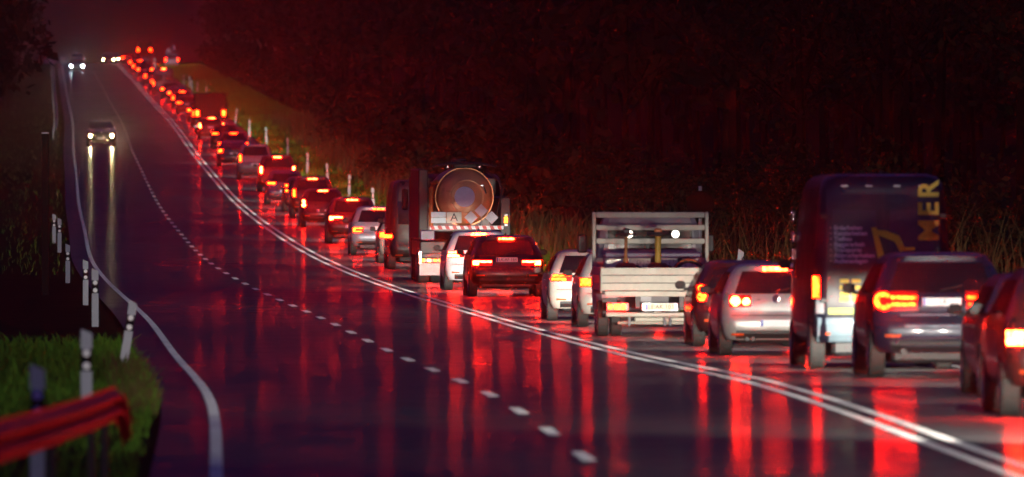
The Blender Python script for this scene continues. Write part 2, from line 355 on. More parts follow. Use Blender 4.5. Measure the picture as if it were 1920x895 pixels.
class Body:
    def __init__(s, kind, L, H, hw, rc=.20):
        T = TAB[kind]; h0 = T[-1][0]; w0 = max(t[1] for t in T); kz = H/h0
        s.L = L; s.H = H; s.z = [t[0]*kz for t in T]; s.w = [t[1]*hw/w0 for t in T]; s.r = [t[2] for t in T]; s.fr = [L-t[3] for t in T]; s.rc = rc; s.kz = kz
    def W(s, z): return float(np.interp(z, s.z, s.w))*.965
    def tz(s, y):
        L = s.L; return 1+.035*min(1, max(0, y/(.25*L)))-.06*max(0, (y-.65*L)/(.35*L))**2
    def sx(s, y, z): return s.W(z)*s.tz(y)
    def ry(s, x, z):
        w = s.W(z); ax = abs(x); y = float(np.interp(z, s.z, s.r))+.05*(ax/w)**2
        if ax > w-s.rc:
            t = min(.9995, (ax-(w-s.rc))/s.rc); y += s.rc*(1-math.sqrt(1-t*t))
        return y
    def fy(s, x, z):
        w = s.W(z); return float(np.interp(z, s.z, s.fr))-.12*(abs(x)/w)**2
    def shell(s, wheels, wr, arches=True):
        L = s.L; n = len(s.z); half = []
        fl = set([.45, L-.5]+list(np.linspace(.5, L-.6, 9)))
        ra = wr+.055
        for yc in wheels:
            for k in range(-5, 6): fl.add(yc+ra*math.sin(k*math.pi/10)*1.001)
        fl = sorted(y for y in fl if .42 <= y <= L-.4)
        rings = []
        for z in s.z:
            w = s.W(z); p = []
            for t in (0, .25, .5, .75, .97): p.append(((w-s.rc)*t, s.ry((w-s.rc)*t, z), z))
            for a in (15, 35, 55, 72, 86):
                x = w-s.rc+s.rc*math.sin(R(a)); p.append((x, s.ry(x, z), z))
            r0 = s.ry(w*.9999, z); f0 = s.fy(w, z)-.14
            for y in fl:
                yy = min(max(y, r0+.01), f0-.02); zz = z
                for yc in wheels:
                    if abs(yy-yc) < ra and arches: zz = max(zz, math.sqrt(ra*ra-(yy-yc)**2)+wr)
                p.append((s.sx(yy, z), yy, zz))
            wf = s.sx(f0, z)
            for a in (10, 40, 65, 85): p.append((wf-.2+.2*math.cos(R(a)), f0+.14*math.sin(R(a))*.95, z))
            for t in (.8, .55, .3, 0): p.append(((wf-.2)*t, s.fy((wf-.2)*t, z), z))
            q = p+[(-x, y, zz) for x, y, zz in reversed(p[1:-1])]
            rings.append(q)
        m = len(rings[0]); v = [p for r_ in rings for p in r_]; f = []
        for i in range(n-1):
            for k in range(m): f.append((i*m+k, i*m+(k+1) % m, (i+1)*m+(k+1) % m, (i+1)*m+k))
        f.append(tuple(range((n-1)*m, n*m)))
        return mesh('body', v, f, 38)
    def rear(s, x0, x1, z0, z1, off=.012, nx=6, nz=4, fx=None, th=.03):
        """patch hugging the tail; fx(z) scales x with height"""
        zs = sorted(set(list(np.linspace(z0, z1, nz+1))+[z for z in s.z if z0 < z < z1])); v = []; f = []
        for layer in (off, off-th):
            for z in zs:
                k = fx(z) if fx else 1.
                for i in range(nx+1):
                    x = (x0+(x1-x0)*i/nx)*k; v.append((x, s.ry(x, z)-layer, z))
        c = nx+1; r_ = len(zs); N = c*r_
        for j in range(r_-1):
            for i in range(nx): f.append((j*c+i, j*c+i+1, (j+1)*c+i+1, (j+1)*c+i))
        rim = [i for i in range(c)]+[j*c+nx for j in range(1, r_)]+[(r_-1)*c+i for i in range(nx-1, -1, -1)]+[j*c for j in range(r_-2, 0, -1)]
        for a in range(len(rim)):
            b = rim[(a+1) % len(rim)]; f.append((rim[a], rim[a]+N, b+N, b))
        return v, f
    def disc(s, cx, cz, r, off=.014, th=.03, r0=0., a0=0, a1=360, n=18):
        v = []; f = []
        for layer in (off, off-th):
            for k in range(n+1):
                a = R(a0+(a1-a0)*k/n)
                for q in (r0, r):
                    x = cx+q*math.cos(a); z = cz+q*math.sin(a); v.append((x, s.ry(x, z)-layer, z))
        N = 2*(n+1)
        for k in range(n):
            f.append((2*k, 2*k+1, 2*k+3, 2*k+2)); f.append((2*k+1, 2*k+1+N, 2*k+3+N, 2*k+3)); f.append((2*k, 2*k+2, 2*k+2+N, 2*k+N))
        return v, f
    def sidep(s, sg, y0, y1, z0, z1, off=.01, yk=None, ny=6, nz=4):
        v = []; f = []
        for j in range(nz+1):
            z = z0+(z1-z0)*j/nz
            a, b = (y0, y1) if not yk else (y0+yk[0]*(j/nz), y1+yk[1]*(j/nz))
            for i in range(ny+1):
                y = a+(b-a)*i/ny; v.append((sg*(s.sx(y, z)+off), y, z))
        c = ny+1
        for j in range(nz):
            for i in range(ny):
                q = (j*c+i, j*c+i+1, (j+1)*c+i+1, (j+1)*c+i); f.append(q if sg > 0 else q[::-1])
        return v, f
    def frontp(s, x1, z0, z1, off=.012, fx=None):
        v = []; f = []; nx, nz = 8, 6
        for j in range(nz+1):
            z = z0+(z1-z0)*j/nz; k = fx(z) if fx else 1
            for i in range(nx+1):
                x = (-x1+2*x1*i/nx)*k; v.append((x, s.fy(x, z)+off, z+off*.6))
        c = nx+1
        for j in range(nz):
            for i in range(nx): f.append((j*c+i, (j+1)*c+i, (j+1)*c+i+1, j*c+i+1))
        return v, f

LAMPS = {   # shapes of the left tail light: rectangles (x from centre outwards) or discs, z measured at that car's own height
 'round2': [('d', .655, .885, .078), ('d', .485, .875, .058)],
 'lbar': [('r', .66, .80, .86, .98), ('r', .36, .68, .925, .975)],
 'bar2': [('r', .42, .80, .925, .965), ('r', .52, .82, .84, .90)],
 'wide': [('r', .48, .82, .88, .96)],
 'block': [('r', .64, .85, .80, .95)],
 'vert': [('r', .80, .87, .96, 1.24)],
 'cshape': [('r', .50, .82, .90, .94), ('r', .74, .82, .80, .90), ('r', .54, .76, .80, .835)],
 'ring': [('o', .735, 1.02, .115, .062), ('r', .32, .64, 1.045, 1.085), ('r', .34, .64, .955, .995)],
 'tall': [('r', .70, .80, .85, 1.15)],
 'stack': [('d', .76, 1.00, .06), ('d', .76, .86, .075)],
 'slim': [('r', .45, .83, .90, .945)],
 'truck': [('r', .80, 1.0, .92, 1.02)],
}
def beam(parent, x, y, z, k=1., tint=(1, .93, .80), vert=10., name='headlight_beam'):
    ld = bpy.data.lights.new(name, 'SPOT'); ld.energy = HEAD*k; ld.color = tint; ld.spot_size = R(vert*2); ld.spot_blend = .95; ld.shadow_soft_size = .06
    o = bpy.data.objects.new(name, ld); C.objects.link(o); o.parent = parent; o.location = (x, y, z)
    o.rotation_euler = (R(90-vert+7.5), 0, 0); o.scale = (2.8, 1, 1); return o
def plate(root, y, z, x=0., txt=None, w=.52, h=.11, m=None):
    p = MB().box(x-w/2, x+w/2, y-.012, y, z-h/2, z+h/2, .004).build('license_plate', m or M['plate'], root)
    MB().box(x-w/2+.006, x-w/2+.046, y-.014, y-.0125, z-h/2+.006, z+h/2-.006).build('country_band', M['plate_blue'], p)
    if txt: text(txt, h*.92, M['ink'], p, (x+.022, y-.0135, z))
    return p
def car(label, d, off, kind='hatch', L=4.25, H=1.48, hw=.89, col=(.02, .02, .022), metal=0., lamps='wide', lm='brake', high=True, det=2, txt=None,
        pz=.80, cat='car', wr=.32, reflect=.45, beams=True, group='vehicles queuing nose to tail in the right lane', yaw=0., facing=1, hl='clear', name='queued_car', bk=1., lowdark=True, fog=False, tint=(1, .93, .80)):
    p = road(d, off); root = empty(name, p, head(d)+yaw+(0 if facing > 0 else math.pi), label, cat, group, rx=slope(d)*facing)
    B = Body(kind, L, H, hw); kz = B.kz; ys = (.78, L-.86); P = paint(col, metal)
    link('body', B.shell(ys, wr), P, root)
    MB().box(-hw*.70, hw*.70, .25, L-.3, .20, .55*kz, .05).build('underbody', M['black'], root)
    zt = [t for t in B.z]; zb = zt[-8] if kind != 'van' else zt[6]; zr = zt[-4]
    van = kind == 'van'
    # glazing
    gl = MB(); wb = B.W(zb+.06); fx = lambda z: B.W(z)/B.W(zb+.06)
    if not van: gl.add(*B.rear(-wb*.80, wb*.80, zb+.05, zr-.02, .010, 8, 5, fx, .02)); gl.build('rear_window', M['glass'], root, 30)
    else:
        for sg in (-1, 1): MB().add(*B.rear(min(sg*.06, sg*.72), max(sg*.06, sg*.72), 1.32*kz, 1.98*kz, .010, 4, 5, None, .02)).build('rear_window', M['glass'], root, 30)
    for sg in (-1, 1):
        g = MB(); y0 = B.ry(0, zb)+.45; y1 = B.fy(0, zb)-.35
        if van: g.add(*B.sidep(sg, L-2.2, L-1.25, 1.2*kz, 1.8*kz, .01, (0, -.35)))
        else: g.add(*B.sidep(sg, y0, y1, zb+.04, zr-.03, .008, (.28, -.62)))
        g.build('side_window', M['glass'], root, 30)
    MB().add(*B.frontp(B.W(zb)*.82, zb+.05, zr-.02, .012, fx)).build('windscreen', M['glass'], root, 30)
    # lower tail
    zl = B.z[0]
    if lowdark: MB().add(*B.rear(-hw*.72, hw*.72, zl+.02, zl+.15, .012, 8, 2)).build('bumper_insert', M['black'], root, 30)
    if det >= 1 and not van: MB().add(*B.rear(-hw*.80, hw*.80, B.z[3]+.028*kz, B.z[3]+.04*kz, .014, 8, 1, None, .02)).build('tailgate_seam', M['black'], root)
    for sg in (-1, 1):
        # tail light with its lens
        b = MB(); xs = []; zs = []
        for sh in LAMPS[lamps]:
            if sh[0] == 'r':
                xa, xb = sorted((sg*sh[1]*hw/.9, sg*sh[2]*hw/.9)); za, zz = sh[3]*kz, sh[4]*kz
                b.add(*B.rear(xa, xb, za, zz, .022, 5, 2)); xs += [xa, xb]; zs += [za, zz]
            elif sh[0] == 'd':
                b.add(*B.disc(sg*sh[1]*hw/.9, sh[2]*kz, sh[3], .022)); xs += [sg*sh[1]*hw/.9-sh[3]*sg, sg*sh[1]*hw/.9+sh[3]*sg]; zs += [sh[2]*kz-sh[3], sh[2]*kz+sh[3]]
            else:
                a0 = 35 if sg < 0 else 215
                b.add(*B.disc(sg*sh[1]*hw/.9, sh[2]*kz, sh[3], .022, .03, sh[4], 35 if sg < 0 else -145, 325 if sg < 0 else 145)); xs += [sg*sh[1]*hw/.9-sh[3], sg*sh[1]*hw/.9+sh[3]]; zs += [sh[2]*kz-sh[3], sh[2]*kz+sh[3]]
        t = b.build('tail_light', M[lm], root, 30)
        xa, xb = min(xs), max(xs); lim = B.W(min(zs))*.985
        xa, xb = max(xa-.02, -lim), min(xb+.02, lim)
        MB().add(*B.rear(xa, xb, min(zs)-.018, max(zs)+.018, .013, 6, 3)).build('lens', M['lens'], t, 30)
        if reflect: MB().add(*B.rear(*sorted((sg*.52*hw/.9, sg*.72*hw/.9)), reflect*kz-.018, reflect*kz+.018, .016, 4, 1)).build('reflector', M['reflex'], root)
        for y in ys: tread_wheel(root, sg*(hw-.115), y, wr, .215, sg, det >= 2)
        if det >= 1:
            ym = B.fy(0, zb)-.45; xm = B.sx(ym, zb)
            mb = MB().box(*sorted((sg*(xm+.03), sg*(xm+.21))), ym, ym+.09, zb+.02, zb+.16, .04); mb.box(*sorted((sg*(xm-.02), sg*(xm+.06))), ym+.03, ym+.07, zb-.0, zb+.05)
            mo = mb.build('side_mirror', M['black'], root, 40)
            MB().box(*sorted((sg*(xm+.045), sg*(xm+.195))), ym-.006, ym-.001, zb+.035, zb+.145, .003).build('mirror_glass', M['black'], mo)
        hx = sg*(hw*.72); hz = .66*kz if not van else .85
        MB().lathe([(0, .085), (.03, .085)], 14, 'y', (hx, B.fy(hx, hz)-.0, hz)).build('headlight', M[hl], root)
    if high:
        if van: zz = B.z[-3]+.02
        else: zz = zr+.025*kz
        w_ = .19 if det >= 1 else .2
        MB().add(*B.rear(-w_, w_, zz-.022*kz, zz+.022*kz, .03, 6, 1, None, .05)).build('high_brake_light', M['high'] if high is True else M[high], root)
    plate(root, B.ry(0, pz)-.012, pz, 0, txt)
    if det >= 2:
        MB().tube([(-.02, B.ry(0, zb+.08)-.03, zb+.08), (.28, B.ry(.28, zb+.16)-.03, zb+.15)], .009, 6).build('rear_wiper', M['black'], root)
        MB().box(-.025, .025, B.ry(0, B.z[-2])+.25, B.ry(0, B.z[-2])+.42, B.H-.01, B.H+.06, .02).build('roof_antenna', M['black'], root)
        for sg in (-1, 1):
            for k in range(2):
                yh = L*.36+k*1.0; MB().box(*sorted((sg*(B.sx(yh, zb-.09)+.0), sg*(B.sx(yh, zb-.09)+.03))), yh, yh+.17, zb-.11, zb-.08, .01).build('door_handle', P, root)
    if beams and bk > 0:
        if det >= 1:
            for sg in (-1, 1): beam(root, sg*hw*.72, L+.12, .66*kz, bk*.5, tint)
        else: beam(root, 0, L+.12, .66*kz, bk, tint)
    return root, B

Q = 'vehicles queuing nose to tail in the right lane'
# ---- nearest part of the queue, front to back of the picture
car('dark grey car cut by the right frame edge, nearest of the queue', 134.1, 6.02, 'suv', 4.5, 1.66, .92, (.035, .012, .012), 0, 'block', 'brake', True, 2, None, .9, reflect=.5, bk=.4)
car('dark grey car, only its left flank showing beside the nearest car', 146.0, 6.55, 'wagon', 4.6, 1.5, .9, (.10, .09, .10), .3, 'wide', 'tail', False, 2, None, .85)
r3, B3 = car('dark blue sport utility car with glowing hook shaped tail light behind the lettered van', 162.1, 6.28, 'suv', 4.65, 1.68, .95, (.012, .014, .035), .2, 'ring', 'tail', False, 2, 'LK', 1.02, reflect=.56, wr=.36)
for x0, x1, z0, z1 in ((-.55, .55, .40, .425), (-.5, .5, .65, .68), (-.55, .55, .80, .815)):
    MB().add(*B3.rear(x0, x1, z0*1.05, z1*1.05, .02, 6, 1)).build('chrome_trim', M['trim'], r3, 30)
b = MB().tube([(-.62, -.02, .46), (-.58, -.03, .53), (-.45, -.035, .55), (.45, -.035, .55), (.58, -.03, .53), (.62, -.02, .46)], .018, 8); b.build('bumper_bar', M['chrome'], r3, 40)
for sg in (-1, 1): MB().tube([(sg*.52, -.02, .36), (sg*.52, .25, .36)], .04, 10).build('exhaust_pipe', M['dark'], r3, 40)

# ---- lettered van
rv, BV = car('dark blue high roof van with white service list and yellow lettering', 172.5, 6.20, 'van', 5.9, 2.78, 1.02, (.007, .008, .018), 0., 'vert', 'tail', False, 2, None, .52, cat='van', wr=.34, reflect=.48, name='panel_van')
for o in [c for c in rv.children if c.name.startswith('rear_window')]: bpy.data.objects.remove(o)
kv = BV.kz
MB().add(*BV.rear(-.012, .012, .66*kv, 2.40*kv, .006, 2, 6, None, .004)).build('door_gap', M['black'], rv)
for sg in (-1, 1):
    dr = MB().add(*BV.rear(*sorted((sg*.03, sg*.80)), .70*kv, 2.40*kv, .012, 5, 8, None, .02)).build('rear_door', paint((.007, .008, .018), 0.), rv, 30)
    MB().add(*BV.rear(*sorted((sg*.10, sg*.72)), 1.42*kv, 2.12*kv, .016, 5, 5, None, .006)).build('window_film', mat('printed_film', (.022, .018, .05), .35, var=.2), dr, 30)
    for z in (.95, 2.15): MB().box(*sorted((sg*.80, sg*.90)), -.02, .06, z, z+.07, .01).build('hinge', M['dark'], dr)
MB().box(.06, .12, -.015, .03, 1.1, 1.3, .01).build('door_handle', M['black'], rv)
lines = ['Erdarbeiten', 'Kanalarbeiten', 'Tiefbau', 'Baggerarbeit', 'Transporte', 'Abbrucharbeiten', 'Außenanlagen']
for i, s_ in enumerate(lines):
    z = 2.015-.0785*i; text(s_, .085, M['pale'], rv, (-.70, BV.ry(0, z-.05)-.03, z), ax='LEFT', bold=.002)
    MB().box(-.755, -.735, BV.ry(0, z-.05)-.03, BV.ry(0, z-.05)-.024, z-.006, z+.006).build('bullet', M['pale'], rv)
for pts in ([(-.17, 2.02), (-.10, 2.02), (.02, 1.60), (-.02, 1.49), (-.06, 1.52)], [(-.11, 1.99), (-.09, 1.92), (.16, 1.82), (.24, 1.68), (.32, 1.70), (.23, 1.90), (.05, 1.97)], [(.26, 1.69), (.45, 1.70), (.45, 1.74), (.30, 1.74)]):
    MB().poly(pts, BV.ry(0, 1.8)-.034, BV.ry(0, 1.8)-.022).build('excavator_arm', M['yellow'], rv)
MB().poly([(-.05, 1.52), (.0, 1.50), (-.04, 1.36), (-.14, 1.34), (-.12, 1.42)], BV.ry(0, 1.5)-.034, BV.ry(0, 1.5)-.02).build('excavator_bucket', M['pale'], rv)
for i, z in enumerate((1.26, 1.17, 1.08, 1.0)):          # yellow contact lines, too blurred to read
    for j in range(3 if i % 2 else 2): MB().box(-.62+.17*j, -.49+.17*j, BV.ry(0, z-.05)-.03, BV.ry(0, z-.05)-.024, z-.03, z+.03, .004).build('contact_line', M['yellow'], rv)
MB().add(*BV.rear(-.78, .78, .79, .875, .0135, 8, 1, None, .006)).build('web_band', mat('lime_band', (.35, .42, .06), .5, var=.2), rv)
for ch_, z in (('M', 1.98), ('E', 2.28), ('R', 2.56)): text(ch_, .40, M['yellow'], rv, (.66, BV.ry(.4, z-.18)-.03, z), (R(90), R(-90), 0), bold=.012)
bb = MB().add(*BV.rear(-.93, .93, .40, .74, .02, 10, 4, None, .03)).build('rear_bumper', mat('silver_blue_bumper', (.20, .28, .33), .4, .2, var=.12), rv, 30)
for sg in (-1, 1): MB().add(*BV.rear(*sorted((sg*.84, sg*.95)), .80, 1.00, .016, 3, 2)).build('reversing_lens', M['clear'], rv)
for x in (-.55, -.2, .2, .55): MB().box(x-.05, x+.05, BV.ry(x, 2.44*kv)-.03, BV.ry(x, 2.44*kv), 2.43*kv, 2.455*kv, .006).build('marker_lens', M['clear'], rv)
for z in (2.3, 2.0, 1.75): MB().box(-1.06, -1.0, 5.9-1.75, 5.9-1.62, z-.2, z-.05, .02).build('mirror_arm', M['chrome'], rv, 40)

# ---- silver hatchback with round lamps
rg, BG = car('silver hatchback with two round lit tail lamps and a white number plate', 192.1, 5.87, 'hatch', 4.25, 1.46, .89, (.52, .50, .47), .55, 'round2', 'brake', True, 2, None, .52, reflect=.345)
bd = MB().add(*BG.disc(0, .905, .062, .02, .03)).build('badge', M['ink'], rg, 30)
bz = MB().add(*BG.disc(0, .905, .064, .024, .012, .052)); bz.build('badge_ring', M['chrome'], bd, 30)
yb = BG.ry(0, .905)-.024
b = MB()
for x0, z0, x1, z1 in ((-.03, .947, 0, .908), (0, .908, .03, .947), (-.045, .925, -.02, .868), (-.02, .868, 0, .90), (0, .90, .02, .868), (.02, .868, .045, .925)): b.tube([(x0, yb, z0), (x1, yb, z1)], .0055, 5)
b.build('badge_letters', M['chrome'], bd)
for x in (-.47, -.37): MB().tube([(x, .02, .27), (x, .3, .27)], .035, 12).build('exhaust_pipe', M['dark'], rg, 40)

car('dark car mostly hidden between silver hatchback and flatbed lorry', 206.4, 6.21, 'hatch', 4.1, 1.46, .89, (.03, .008, .010), 0, 'stack', 'tail', False, 2, None, .85)

# ---- flatbed lorry with aluminium drop sides
D7 = 221.6; rf = empty('flatbed_lorry', road(D7, 5.5), head(D7), 'flatbed lorry with bare aluminium dropside and slatted headboard, tools on its bed', 'lorry', Q, rx=slope(D7))
for k in range(3):
    z0 = .84+k*.142; MB().box(-1.07, 1.07, 0, .028, z0+.004, z0+.138, .008).build('tailgate_board', M['alu'], rf)
MB().box(-1.06, 1.06, .006, .024, .845, 1.26).build('tailgate_core', M['dark'], rf)
for sg in (-1, 1):
    MB().box(*sorted((sg*1.055, sg*1.085)), .0, .05, .80, 1.275, .01).build('corner_post', M['alu'], rf)
    for k in range(3): MB().box(*sorted((sg*1.06, sg*1.085)), .06, 3.5, .844+k*.142, .978+k*.142, .008).build('side_board', M['alu'], rf)
MB().box(-1.06, 1.06, .05, 3.5, .78, .835, .01).build('bed_floor', M['dark'], rf)
MB().box(-1.0, 1.0, .02, .10, .735, .835, .01).build('bed_sill', M['alu'], rf)
for sg in (-1, 1): MB().box(*sorted((sg*.35, sg*.45)), .1, 6.0, .52, .75, .01).build('chassis_rail', M['dark'], rf)
hb = MB().box(-1.08, -1.01, 3.50, 3.58, .84, 2.27, .012).build('headboard_post', M['alu'], rf); MB().box(1.01, 1.08, 3.50, 3.58, .84, 2.27, .012).build('headboard_post', M['alu'], rf)
for z0, z1 in ((2.16, 2.268), (1.93, 2.035), (1.68, 1.78), (1.30, 1.42)): MB().box(-1.008, 1.008, 3.51, 3.57, z0, z1, .012).build('headboard_slat', M['alu'], rf)
cb = MB(); rings = []
prof = [(.45, .98, 3.75, 5.75), (.9, 1.0, 3.72, 5.85), (1.3, .99, 3.72, 5.7), (1.55, .96, 3.74, 5.45), (2.0, .90, 3.78, 5.1), (2.16, .84, 3.84, 4.9), (2.2, .7, 3.95, 4.75)]
for z, w, y0, y1 in prof: rings.append([(-w+.1, y0, z), (w-.1, y0, z), (w, y0+.1, z), (w, y1-.2, z), (w-.2, y1, z), (-w+.2, y1, z), (-w, y1-.2, z), (-w, y0+.1, z)])
v = [p for r_ in rings for p in r_]; f = [(i*8+k, i*8+(k+1) % 8, i*8+8+(k+1) % 8, i*8+8+k) for i in range(len(rings)-1) for k in range(8)]+[tuple(range(48, 56))]
cbo = link('cab', mesh('cab', v, f, 30), paint((.30, .28, .30), .1), rf)
MB().box(-.78, .78, 3.715, 3.735, 1.58, 2.03, .01).build('cab_rear_window', M['glass'], rf)
for x in (-.40, .46): 
    glint_o = MB().lathe([(0, .075), (.02, .085), (.09, .06)], 14, 'y', (x, 3.42+.02, 1.86)).build('glint_mount', M['dark'], rf, 40)
    MB().lathe([(-.006, .066), (-.002, .07)], 14, 'y', (x, 3.44, 1.86)).build('face_disc', M['glint'], glint_o)  # glowing discs added to imitate headlights reflected in the cab window
for sg in (-1, 1):
    hs = MB().box(*sorted((sg*.56, sg*.98)), .06, .16, .47, .63, .015).build('lamp_housing', M['lens'], rf)
    for x0, x1 in ((.86, .95), (.72, .84), (.62, .70)): MB().box(*sorted((sg*x0, sg*x1)), .045, .062, .495, .605, .01).build('tail_light', M['tail'], rf)
    for y, in ((1.2,),):
        for k in (0, 1): tread_wheel(rf, sg*(1.0-.245*k), y, .33, .20, sg, True)
    tread_wheel(rf, sg*.86, 5.0, .33, .21, sg, True)
    MB().box(*sorted((sg*1.02, sg*.74)), .84, .87, .36, .70, .008).build('mud_flap', M['black'], rf)
    MB().tube([(sg*1.0, 5.35, 1.5), (sg*1.2, 5.3, 1.55)], .015, 6).build('mirror_arm', M['black'], rf)
    MB().box(*sorted((sg*1.1, sg*1.28)), 5.24, 5.3, 1.5, 1.85, .03).build('side_mirror', M['black'], rf, 40)
    beam(rf, sg*.75, 5.95, .75, .5)
MB().box(-.98, .98, .02, .10, .365, .445, .015).build('underrun_beam', M['alu'], rf)
pl = plate(rf, .05, .545, -.0, 'LE:AK 103', .54, .12, mat('plate_yellow_lit', (.72, .60, .34), .4, var=.08))  # yellow light on the plate is put into its colour
MB().box(-.33, .33, .055, .075, .47, .62, .008).build('plate_board', M['steel'], rf)
MB().tube([(-.75, .35, .25), (.75, .35, .25)], .03, 8).build('axle_bar', M['alu'], rf)
MB().box(-.45, .75, .30, .42, .27, .36, .02).build('spare_carrier', M['alu'], rf)
for x in (-.55, .1, .2): MB().tube([(x, .2, .2), (x, .2, .36)], .025, 8).build('hitch_bracket', M['steel'], rf, 40)
# load on the bed (things of their own)
bedT = lambda x, y, z=.835: rf.matrix_basis @ Vector((x, y, z))
hz_ = head(D7)
bpy.context.view_layer.update()
tb = empty('tool_box', rf.matrix_world @ Vector((0, 2.95, .835)), hz_, 'long chequer plate tool box under the headboard of the flatbed', 'tool box')
MB().box(-.88, .88, -.28, .28, 0, .58, .02).build('box_body', mat('tread_plate', (.62, .60, .52), .35, .5, var=.3, scale=24, rvar=.15), tb)
MB().box(-.90, .90, -.30, .30, .585, .70, .03).build('lid', mat('purple_lid', (.07, .03, .09), .5, var=.2), tb)
for x in (-.5, 0, .5): MB().box(x-.04, x+.04, -.31, -.285, .5, .6, .005).build('latch', M['black'], tb)
def rammer(label, x, post, ring):
    e = empty('soil_compactor', rf.matrix_world @ Vector((x, 1.75, .835)), hz_, label, 'compactor', 'compactors strapped on the flatbed')
    MB().box(-.20, .20, -.22, .22, .0, .07, .02).build('base_plate', M['dark'], e)
    MB().box(-.19, .19, -.17, .17, .08, .50, .05).build('engine_housing', M['red'], e, 40)
    MB().tube([(0, 0, .50), (0, 0, .62), (0, -.04, 1.0)], [.06, post, post], 10).build('column', M['ochre'] if post > .04 else M['rust'], e, 40)
    n = 20; pts = [(ring*math.cos(6.2832*k/n), -.05+ring*.9*math.sin(6.2832*k/n), 1.03) for k in range(n+1)]
    MB().tube(pts, .022 if post < .04 else .04, 8, False).build('ring_handle', M['black'], e, 40)
    MB().tube([(-ring, -.05, 1.03), (ring, -.05, 1.03)], .016, 6).build('cross_bar', M['black'], e)
    MB().box(-.07, .07, -.12, .02, .98, 1.14, .03).build('fuel_tank', M['orange'] if post > .04 else M['dark'], e, 40)
    MB().tube([(.18, -.1, .45), (.26, -.12, .42), (.27, -.12, .2)], .022, 8).build('exhaust', M['black'], e, 40)
rammer('slim compactor with a ring handle, left one on the flatbed', -.54, .032, .165)
rammer('compactor with thick yellow column and dark handle in the middle of the flatbed', .05, .058, .175)
hc = empty('hose_coil', rf.matrix_world @ Vector((.62, 1.7, .835)), hz_, 'dark hose coil lying on the right of the flatbed', 'hose')
for k in range(4):
    n = 24; MB().tube([((.30-.02*k)*math.cos(6.2832*i/n), .12*math.sin(6.2832*i/n)-.03*k, .30+.26*math.sin(6.2832*i/n)*(1-.05*k)+.0) for i in range(n+1)], .022, 6, False).build('hose_loop', M['black'] if k != 1 else M['orange'], hc, 40)
MB().box(-.34, .34, -.05, .2, 0, .12, .02).build('tray', M['dark'], hc)

car('white car half hidden behind the flatbed lorry, its round tail lamp lit', 238.6, 5.63, 'hatch', 4.0, 1.5, .87, (.62, .59, .52), .1, 'block', 'tail', False, 2, None, .52)
car('pale silver car with bright plate between black car and flatbed', 249.4, 5.52, 'hatch', 4.2, 1.46, .89, (.55, .53, .47), .2, 'bar2', 'tail', False, 2, None, .60)
r10, B10 = car('black sport utility car with lit slim angled brake lights and white plate', 296.3, 5.78, 'suv', 4.45, 1.50, .93, (.006, .004, .005), 0, 'lbar', 'brake', True, 2, 'LK:AF 184', .905, reflect=.58, wr=.345)
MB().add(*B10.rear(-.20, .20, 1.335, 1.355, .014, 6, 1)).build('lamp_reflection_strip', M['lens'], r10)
r11, B11 = car('white car with red lit double bar tail lights behind the tank lorry', 309.9, 5.69, 'hatch', 4.2, 1.52, .89, (.74, .73, .76), .1, 'bar2', 'brake', True, 2, None, .62)

# ---- tank lorry
D12 = 326.1; rt = empty('tank_lorry', road(D12, 5.98), head(D12), 'tank lorry with round copper coloured tank end, letter A sign and diamond placards', 'lorry', Q, rx=slope(D12))
prof = [(.0, .06), (.0, .30), (.02, .48), (.05, .62), (.10, .70), (.16, .745), (.22, .765), (.24, .765), (.24, .735), (.9, .74), (3.2, .74), (5.9, .74), (6.0, .5)]
MB().lathe(prof, 48, 'y', (0, .35, 2.31)).build('tank', M['tank'], rt, 24)
MB().lathe([(.0, .745), (.0, .79), (.05, .79), (.05, .745)], 48, 'y', (0, .56, 2.31), True).build('tank_rim', mat('rim_orange', (.55, .22, .10), .35, .5, var=.15), rt, 30)
MB().lathe([(.0, .42), (-.012, .43), (-.012, .46), (.0, .47)], 40, 'y', (.06, .358, 2.31), True).build('weld_ring', M['tank'], rt, 40)
MB().lathe([(-.012, .265), (.0, .275), (.02, .275)], 36, 'y', (0, .345, 2.31)).build('emblem_disc', M['emblem'], rt)
MB().box(.42, .52, .36, .42, 2.60, 2.64, .01).build('tank_bracket', M['chrome'], rt); MB().tube([(.50, .38, 2.62), (.58, .4, 2.40)], .03, 8).build('tank_bracket', M['chrome'], rt, 40)
MB().box(-1.24, -.98, .30, 6.3, 1.15, 3.05, .03).build('equipment_cabinet', M['dark'], rt)
MB().box(.95, 1.24, .30, 6.3, 1.15, 2.3, .03).build('equipment_cabinet', M['dark'], rt)
MB().tube([(-.90, .42, 1.5), (-.90, .42, 2.55), (-.86, .44, 2.66), (-.75, .55, 2.72)], .06, 10).build('suction_pipe', M['orange'], rt, 40)
MB().tube([(.98, .36, 1.3), (1.0, .36, 2.5), (.92, .4, 2.75), (.6, .5, 3.0)], .035, 8).build('hose', M['black'], rt, 40)
MB().tube([(.80, .34, 1.65), (1.05, .34, 2.55)], .03, 8).build('stay_bar', M['dark'], rt, 40)
MB().tube([(-.85, .5, 3.12), (-.4, .5, 3.2), (.4, .5, 3.2), (.85, .5, 3.12)], .035, 8).build('roof_bar', M['dark'], rt, 40)
MB().box(-.3, .35, .5, 1.2, 3.08, 3.24, .03).build('manhole_hatch', M['dark'], rt); MB().lathe([(3.24, .2), (3.3, .2), (3.32, .12)], 16, 'z', (-.15, .8, 0)).build('hatch_lid', M['dark'], rt, 40)
for x in (-.46, .40): 
    q = MB().box(x-.06, x+.06, .40, .48, 3.06, 3.16, .015).build('rear_lamp', M['dark'], rt); MB().lathe([(-.004, .025), (0, .025)], 10, 'y', (x, .395, 3.11)).build('face_disc', M['clear'], q)
